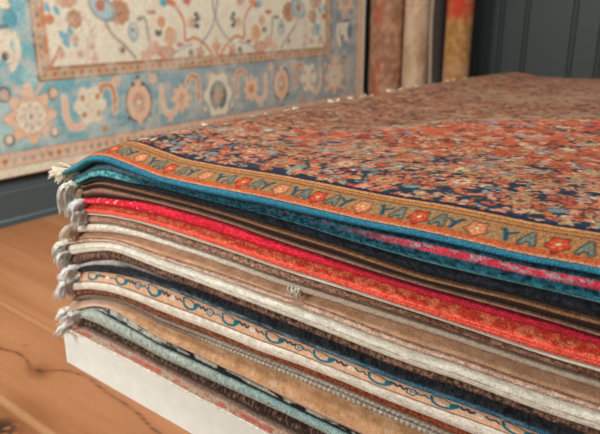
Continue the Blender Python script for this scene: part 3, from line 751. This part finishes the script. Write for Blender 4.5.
R = rug('thin navy and white speckled rug just above the sage green rug')
def c_nw(X, T):
    c = mix(hexl('161c20'), hexl('2a2c30'), fbm(X*200, T*4, 55))
    w = sm(.45, .6, fbm(X*60, T*3, 56, 2))*sm(.25, .4, T)*(1-sm(.6, .72, T)); c = mix(c, hexl('b9b4a6'), w*.9)
    l = (1-sm(.34, .46, X)); ww = sm(.38, .5, fbm(X*55, T*5, 57, 2))*sm(.1, .2, T)*(1-sm(.72, .8, T))
    c = mix(c, hexl('bdb8ac'), ww*l); return mix(c, hexl('22446a'), l*sm(.62, .7, fbm(X*50, T*4, 58))*(1-sm(.7, .8, T)))
slab('pile', 20, 21, .150, slope(.001, .007), c_nw, R, 11, .0009, 200)

R = rug('sage green and pale teal wool rug near the bottom of the stack')
def c_sage(X, T):
    c = mix(hexl('8c958e'), hexl('a6b0a6'), sm(.3, .7, fbm(X*160, T*5, 60, 3)))
    c = mix(c, hexl('7ba0a0'), .6*sm(.5, .7, X)*(1-sm(.4, .7, T))); c = mix(c, hexl('9c9484'), .6*sm(.55, .8, T))
    return mix(c, hexl('b0b4aa'), .5*(1-sm(.15, .3, X)))
slab('pile', 21, 22, .084, rnd(.005, .003), c_sage, R, 12, .0016, 280)
fringe(R, 21, .088, 0.04, 0.3, 50, 'efece4', 19, -.004, ox=-1, spread=.035, rad=.0017, ybase=-.018)

R = rug('shaggy dark brown rug lying directly on the bottom rug')
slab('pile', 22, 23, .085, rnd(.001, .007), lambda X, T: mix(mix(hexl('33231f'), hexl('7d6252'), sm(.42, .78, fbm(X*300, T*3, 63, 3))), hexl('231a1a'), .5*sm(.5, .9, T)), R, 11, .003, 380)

R = rug('bottom rug of the stack, thin, with red specks and a cream bound edge')
def c_bot(X, T):
    c = mix(hexl('947a68'), hexl('ac9482'), fbm(X*120, T*5, 66))
    c = mix(c, hexl('a85044'), sm(.42, .6, fbm(X*48, T*3, 67, 2))*sm(.3, .4, T)*(1-sm(.62, .72, T))*.85)
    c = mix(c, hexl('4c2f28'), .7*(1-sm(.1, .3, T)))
    return mix(c, hexl('dcd5c6'), sm(.74, .8, T))
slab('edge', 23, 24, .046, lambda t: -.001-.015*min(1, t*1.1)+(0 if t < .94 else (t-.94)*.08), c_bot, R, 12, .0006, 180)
fringe(R, 23, .050, 0.04, 0.3, 56, 'efece4', 20, -.004, ox=-.95, spread=.04, rest_len=.025, rad=.0016, ybase=-.018)

# ---------------------------------------------------------------- carpet hanging on the left wall
def paint_wall():
    c = Canvas(.24, 3.10, .19, 2.20, .005); H = hexl
    YC = 1.667
    edge = H('bf9a7c'); 
    # blue border ground drifts turquoise to grey, likely light falloff put into the dye
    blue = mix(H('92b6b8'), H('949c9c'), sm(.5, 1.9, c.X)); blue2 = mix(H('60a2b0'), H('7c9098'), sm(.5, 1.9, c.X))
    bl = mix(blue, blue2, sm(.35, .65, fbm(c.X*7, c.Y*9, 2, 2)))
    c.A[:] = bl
    teal = H('3f93a8'); sal = H('d6a98a'); org = H('bb7a4c'); pk = H('c2a08a'); cr = H('d6c6ae'); dk = H('46525a'); gr = H('7c8890'); rust = H('b07a58'); gold = H('b08a5e'); pal = H('c6a58c')
    def m(f, *a, x=0, **k):        # draw mirrored about the centre line
        f(x, *a, **k); f(2*YC-x, *a, **k)
    def E(x, *a, **k): m(lambda xx: c.ell(xx, *a, **k), x=x)
    def F(x, *a, **k): m(lambda xx: c.flower(xx, *a, **k), x=x)
    def Cv(pts, w, col): c.curve(pts, w, col); c.curve([(2*YC-p[0], p[1]) for p in pts], w, col)
    for k, yy in enumerate([.437]):
        # corner palmette
        x = .605
        F(x, yy, .115, .115, 8, sal, None, rust, .30, ew=.004); F(x, yy, .068, .072, 12, cr, None, rust, .08, ew=.005)
        F(x, yy, .05, .055, 8, H('a9998c'), None, None, .45, ew=.003); F(x, yy, .036, .04, 8, cr, None, None, .45, ew=.003); E(x, yy, .007, .012, dk)
        E(.605, .545, .02, .03, sal)
        Cv([(.545, .565), (.58, .53), (.60, .50)], .014, pk); Cv([(.67, .565), (.64, .53), (.62, .50)], .014, pk)
        E(.715, .52, .026, .028, dk); E(.715, .522, .019, .022, pal)
        E(.505, .535, .028, .032, dk); E(.505, .535, .019, .022, H('b59a90'))
        E(.70, .36, .022, .024, dk); E(.70, .362, .014, .018, cr)
        E(.50, .355, .024, .024, dk); E(.50, .357, .015, .018, cr)
        # hooks
        for x0, s in [(.775, 1), (1.0, -1), (1.30, 1), (1.515, -1)]:
            if s == 1: P = [(x0-.012, .495), (x0-.012, .42), (x0+.01, .37), (x0+.055, .365), (x0+.08, .39)]
            else: P = [(x0-.06, .50), (x0-.045, .53), (x0, .525), (x0+.015, .48), (x0+.01, .41)]
            Cv(P, .032, H('cdb8a4')); Cv(P, .017, org if s == -1 else sal)
        # pale blossom with four dots
        F(.885, .452, .085, .092, 6, cr, None, None, .22)
        for dx in (-.035, .04):
            for dy in (-.038, .035): E(.885+dx, .452+dy, .012, .014, rust)
        # oval lozenge
        E(1.148, .437, .078, .097, dk); E(1.148, .437, .068, .087, sal); E(1.148, .525, .018, .022, sal); E(1.148, .350, .015, .018, sal)
        E(1.148, .437, .035, .048, H('b88e74')); E(1.148, .437, .010, .012, cr)
        for dx, dy in [(-.06, -.065), (.06, -.065), (-.03, .085), (.03, .085), (0, .115), (0, -.13)]: E(1.148+dx, .437+dy, .013, .011, dk)
        Cv([(1.02, .355), (1.045, .345), (1.08, .36)], .008, gr); Cv([(1.21, .36), (1.25, .35), (1.29, .36)], .008, gr)
        # rosettes
        F(1.41, .430, .066, .075, 8, sal, org, None, .3)
        E(1.03, .545, .028, .022, pal); E(1.24, .54, .028, .024, pal)
        # centre medallion
        F(YC, .425, .105, .125, 6, cr, None, H('9a9288'), .22); E(YC, .418, .062, .078, H('5c6a68')); F(YC, .418, .045, .058, 8, H('8b8a7c'), None, dk, .3); E(YC, .418, .02, .026, org)
        E(YC, .335, .018, .02, cr); E(YC-.1, .35, .018, .022, dk); E(YC-.1, .355, .010, .014, cr)
        E(.95, .34, .018, .014, org); E(1.33, .335, .018, .014, sal)
    # repeat border upward on both sides
    z = .66
    i = 0
    while z < 2.1:
        for x in (.50, 2*YC-.50):
            sgn = 1 if x < 1.6 else -1
            if i % 2 == 0:
                c.flower(x+.01*sgn, z+.06, .07, .08, 4, cr, None, None, .35, math.pi/4); c.ell(x-.055*sgn, z+.06, .03, .045, H('4f7a88')); c.ell(x+.03*sgn, z+.02, .016, .018, dk)
                c.curve([(x+.05*sgn, z-.03), (x+.085*sgn, z+.03), (x+.08*sgn, z+.1)], .024, cr)
                c.line([(x-.05, z+.12), (x+.05, z+.13)], .018, H('50707c')); c.ell(x-.03, z+.16, .03, .018, pal)
            else:
                c.flower(x, z+.05, .10, .10, 8, sal if x > 1.6 else cr, None, rust, .25); c.flower(x, z+.05, .05, .055, 8, H('a0948a'), dk, rust, .2)
                c.ell(x+.07*sgn, z-.06, .024, .03, teal if x < 1.6 else gr, 0, dk); c.ell(x-.06*sgn, z-.04, .02, .02, dk)
            z0 = z
        z += .22; i += 1
    # outer edge bands
    def frame(o, w, col):   # rectangular ring inset by o from the carpet's outer edge, w wide
        for (a, b) in ((.26+o, .26+o+w), (3.074-o-w, 3.074-o)):
            t = (c.X >= a) & (c.X <= b) & (c.Y >= .203+o) & (c.Y <= 2.17-o); c.A[t] = col
        for (a, b) in ((.203+o, .203+o+w), (2.17-o-w, 2.17-o)):
            t = (c.Y >= a) & (c.Y <= b) & (c.X >= .26+o) & (c.X <= 3.074-o); c.A[t] = col
    frame(-.02, .062, H('d8c8b0')); frame(.040, .062, H('c6a284')); frame(.098, .005, H('8a6a5c')); frame(.038, .004, H('9a7c68'))
    for i in range(70):
        x = .31+i*.04; c.ell(x, .272, .010, .010, [H('8c7a70'), H('a8654a'), H('7d8a90')][i % 3]); c.ell(x+.02, .262, .006, .006, H('cdb8a0'))
    # inner gold guard and cream field
    def ring(x0, x1, y0, y1, col):
        t = (c.X >= x0) & (c.X <= x1) & (c.Y >= y0) & (c.Y <= y1); c.A[t] = col
    ring(.655, 2.68, .572, 1.80, H('6f5a4c')); ring(.661, 2.674, .578, 1.794, H('b58e68')); ring(.708, 2.626, .620, 1.75, H('8c5f42')); ring(.716, 2.618, .627, 1.743, cr)
    ring(.700, .7155, .62, 1.75, H('b87850'))
    for i in range(48):
        x = .69+i*.0425; c.ell(x, .598, .011, .012, [H('8f7050'), H('a2603c'), H('7a7468')][i % 3], 0, H('c9a684'), .003)
    for i in range(28):
        for x in (.684, 2.65): c.ell(x, .63+i*.041, .011, .012, [H('8c8478'), H('a8683c'), H('7a7a74')][i % 3], 0, H('c9a684'), .003)
    # field: rosettes, vines and sprigs
    F(.85, .815, .04, .042, 8, H('a9805f'), rust, cr, .15); F(1.075, .842, .062, .058, 10, H('ad7e5a'), H('9c6b4a'), None, .12); F(.82, .905, .06, .05, 10, H('b98f72'), H('a57c60'), None, .12)
    for x, y in [(.786, .752), (.806, .742), (.825, .765), (.73, .862), (.772, .85), (.80, .72), (.842, .72)]: E(x, y, .013, .022, H('5f9fb0'), rot=.5)
    Cv([(.718, .635), (.74, .66), (.77, .70)], .014, H('b5714a'))
    E(.735, .815, .024, .02, H('bd7248'))
    for x, y in [(.845, .735), (.772, .673), (.862, .672), (.919, .699), (1.078, .680), (.93, .65)]: F(x, y, .024, .024, 6, pal, H('a88878'), None, .3)
    E(1.078, .678, .012, .010, dk)
    E(.99, .86, .075, .05, gr, rot=-.6); E(.99, .86, .06, .038, H('8fb0b8'), rot=-.6); E(.985, .87, .024, .024, H('b0654a'))
    Cv([(1.0, .80), (1.03, .75), (1.09, .70), (1.15, .64)], .013, H('958a84'))
    Cv([(.88, .85), (.92, .78), (.93, .70), (.93, .64)], .006, H('b3a596')); Cv([(.89, .64), (.90, .72), (.95, .79)], .006, H('b3a596'))
    E(1.146, .756, .032, .045, H('8fa4aa')); E(1.146, .758, .020, .030, H('b0b4ac')); E(1.146, .765, .012, .008, dk)
    Cv([(1.185, .812), (1.215, .815), (1.225, .77), (1.235, .715), (1.30, .675), (1.33, .64)], .010, H('6f7a72')); E(1.185, .812, .016, .010, H('6a6e68'))
    F(1.26, .68, .04, .036, 6, H('c69a80'), None, None, .15); F(1.335, .655, .06, .036, 6, H('bf8468'), None, None, .15); F(1.21, .648, .034, .03, 5, H('c8a08a'), None, None, .15)
    E(1.362, .73, .036, .045, H('c8935f')); E(1.312, .797, .025, .026, H('c48a62')); E(1.257, .842, .028, .010, H('a5563c')); E(1.42, .69, .024, .009, H('8f4030'))
    E(1.283, .748, .012, .016, dk, rot=.5); E(1.302, .748, .008, .018, dk, rot=-.4)
    E(1.332, .885, .026, .02, H('4595ac')); E(1.38, .885, .04, .016, H('c4683a'), rot=-.5)
    Cv([(1.36, .90), (1.42, .85), (1.455, .79), (1.457, .71), (1.52, .718), (1.59, .68), (1.655, .61)], .014, H('c0754a'))
    Cv([(YC+.02, .92), (YC, .82), (YC-.05, .74), (YC-.11, .69)], .012, H('8c8c90'))
    Cv([(1.36, .635), (1.42, .67), (1.50, .69)], .012, H('9aa0a4'))
    for dx, dy in [(0, .03), (.012, .01), (-.01, 0), (-.014, -.018), (.005, -.025)]: E(1.535+dx, .80+dy, .015, .012, dk)
    F(1.50, .79, .03, .03, 5, H('c09a80'), None, None, .3)
    F(YC, .67, .034, .05, 4, H('c48f74'), None, None, .4); F(1.55, .648, .034, .034, 5, H('b57a5a'), None, None, .4); E(1.49, .645, .016, .02, H('5f6c6c'), rot=.4)
    F(1.48, .90, .03, .03, 5, H('b85c48'), None, None, .3); E(1.45, .92, .02, .02, H('6c8c78'))
    # fill above the picture so the carpet continues
    r = random.Random(2)
    for i in range(60):
        x = r.uniform(.76, YC); y = r.uniform(.96, 1.70); k = r.random()
        if k < .4: F(x, y, r.uniform(.025, .06), r.uniform(.025, .06), 8, r.choice([pal, gold, sal, gr]), r.choice([rust, dk, cr]), None, .25)
        elif k < .7: E(x, y, .03, .014, r.choice([teal, gr, dk, org]), rot=r.random()*3)
        else: Cv([(x, y), (x+.05, y+.04), (x+.03, y+.12), (x+.10, y+.16)], .011, r.choice([org, gr, H('8c8c90')]))
    c.A = mix(c.A, H('c0b4a6'), .45*sm(.42, .7, fbm(c.X*22, c.Y*26, 44, 3)))
    g = c.A.mean(-1, keepdims=True); c.A = (c.A*.80+g*.20*np.array([1.02, 1.0, .97]))*1.7
    return c
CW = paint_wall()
hc = thing('hanging_carpet', 'large turquoise and cream floral carpet hung flat on the left wall', 'carpet', (0, 0, 0))
ys = np.arange(.262, 3.0741, .0065); zs = np.concatenate([np.arange(.204, 1.15, .0065), np.arange(1.15, 2.171, .02)])
Yw, Zw = np.meshgrid(ys, zs, indexing='ij')
Xw = WX+.010+.004*fbm(Yw*3, Zw*2, 5)+.0012*(fbm(Yw*120, Zw*120, 6)-.5)
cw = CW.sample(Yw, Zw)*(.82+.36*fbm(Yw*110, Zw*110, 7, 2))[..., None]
M_WCAR = wool_material('hung_carpet_pile', .4, 260)
M_WCAR.node_tree.nodes['Mix'].inputs[0].default_value = .35
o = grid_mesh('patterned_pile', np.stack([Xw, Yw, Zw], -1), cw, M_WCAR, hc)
sol = o.modifiers.new('thickness', 'SOLIDIFY'); sol.thickness = .009; sol.offset = -1
flip_if_needed(o)
wood = paint_material('dark_oak_batten', tuple(lin([60, 44, 34])), .5)
box('hanging_batten', (WX-.0115, .262, 2.172), (WX+.012, 3.07, 2.21), wood, hc, .002)

# ---------------------------------------------------------------- rolled rugs standing by the far wall
def rolled(label, cx, cy, rad, height, color, turns=3, group=None, flap=None, name='rolled_rug', a0=0.0, seed=1, xs=1.0, edgec='c9bda8'):
    root = thing(name, label, 'rug', (0, 0, 0), group)
    th = .0075; n = 150*1
    an = np.linspace(0, turns*2*np.pi, 64*turns)
    rr = rad-(th*1.25)*(turns-an/(2*np.pi))
    px = cx+rr*np.cos(an+a0)*xs; py = cy+rr*np.sin(an+a0)
    if flap:                      # the loose end of the cloth leaves the roll
        fx, fy = flap; k = np.linspace(0, 1, 14)[1:]
        tx, ty = px[-1], py[-1]
        px = np.append(px, tx+(fx-tx)*k); py = np.append(py, ty+(fy-ty)*k+.02*np.sin(k*math.pi))
    z = np.concatenate([np.arange(.0, 1.1, .02), np.arange(1.1, height, .1), [height]])
    A_, Z_ = np.meshgrid(np.arange(len(px)), z, indexing='ij')
    wob = .004*(fbm(Z_*5, A_*.03, seed, 2)-.5)
    dx = np.cos(an[np.minimum(A_, len(an)-1)]+a0); dy = np.sin(an[np.minimum(A_, len(an)-1)]+a0)
    PX = px[A_]+dx*wob; PY = py[A_]+dy*wob
    s = np.concatenate([[0], np.cumsum(np.hypot(np.diff(px), np.diff(py)))]); S = s[A_]
    o = grid_mesh('rolled_pile', np.stack([PX, PY, Z_], -1), 1.45*color(S, Z_), M_WCAR, root)
    flip_if_needed(o)
    sol = o.modifiers.new('thickness', 'SOLIDIFY'); sol.thickness = th*.7; sol.offset = -1
    return root
def c_roll1(S, Z):
    c = mix(hexl('86604a'), hexl('a88066'), sm(.3, .7, fbm(S*30, Z*30, 3, 3)))
    f = np.sin(S*2*np.pi/.21); c = mix(c, hexl('a04c3a'), .75*sm(.35, .8, f)*sm(.45, .65, fbm(S*12, Z*9, 5, 2)+.08))
    d = sm(.25, .4, np.abs(np.sin(S*45)*np.sin(Z*38))); return mix(c, hexl('6c4c40'), .35*d*sm(.4, .6, fbm(S*40, Z*40, 9)))
def c_roll2(S, Z):
    c = mix(hexl('a88a70'), hexl('b8a088'), sm(.3, .7, fbm(S*14, Z*10, 4, 3)))
    u = (S*2*np.pi/.07); v = Z*2*np.pi/.075
    sp = sm(.72, .95, np.sin(u+np.sin(v)*.8)*np.sin(v)); c = mix(c, hexl('7d6454'), .7*sp)
    return mix(c, hexl('8c5a40'), .5*sm(.62, .75, fbm(S*20, Z*6, 6)))
def c_roll3(S, Z):
    c = mix(hexl('8a6238'), hexl('a37a4c'), sm(.3, .7, fbm(S*35, Z*35, 7, 3)))
    c = mix(c, hexl('a63a28'), sm(.78, .82, Z)*(.5+.5*sm(.4, .6, fbm(S*25, Z*25, 8))))
    c = mix(c, hexl('a88068'), .6*sm(.35, .45, fbm(S*18, Z*14, 10))*(1-sm(.5, .56, Z)))
    return mix(c, hexl('b88a70'), .8*sm(.72, .8, fbm(S*30, Z*18, 11)))
G = None
rolled('rust and brown patterned rolled rug standing upright, nearest the hung carpet', -1.032, 3.20, .124, 1.75, c_roll1, a0=1.2, seed=3)
rolled('pale beige rolled rug with small dark motifs, standing between rust and gold rolls', -.802, 3.21, .096, 1.70, c_roll2, a0=1.2, seed=5)
rolled('gold brown rolled rug with a red band near its top, rightmost standing roll', -.505, 3.20, .088, 1.72, c_roll3, a0=2.3, seed=8)
# loose pale selvage strip of a flat folded rug leaning between the rolls
def strip():
    root = thing('leaning_rug', 'narrow pale edge of a folded rug leaning between the beige and gold rolls', 'rug')
    zs_ = np.arange(0, 1.7, .02); x = -.652+.012*np.sin(zs_*5+.5)+.008*zs_; y = np.full_like(zs_, 3.12)
    an = np.linspace(0, 2*np.pi, 13)[:-1]
    P = np.stack([x[:, None]+.011*np.cos(an), y[:, None]+.011*np.sin(an)+0*x[:, None], zs_[:, None]+0*an], -1)
    Cc = mix(hexl('a08a78'), hexl('b8a694'), fbm(zs_[:, None]*30, an*2, 2))
    o = grid_mesh('bound_edge', P, Cc, M_WCAR, root, close_u=True, cap=True); flip_if_needed(o)
    P2 = []
    t = .008
    sec = [(.012, 3.126), (.012+t, 3.126), (.012+t+.01, 3.45), (.012+.01, 3.45)]
    P2 = np.stack([np.stack([x+sx, np.full_like(x, sy), zs_], -1) for sx, sy in sec], 1)
    o = grid_mesh('cloth', P2, np.broadcast_to(hexl('4a4440'), P2.shape).copy(), M_WCAR, root, close_u=True, cap=True); flip_if_needed(o)
strip()
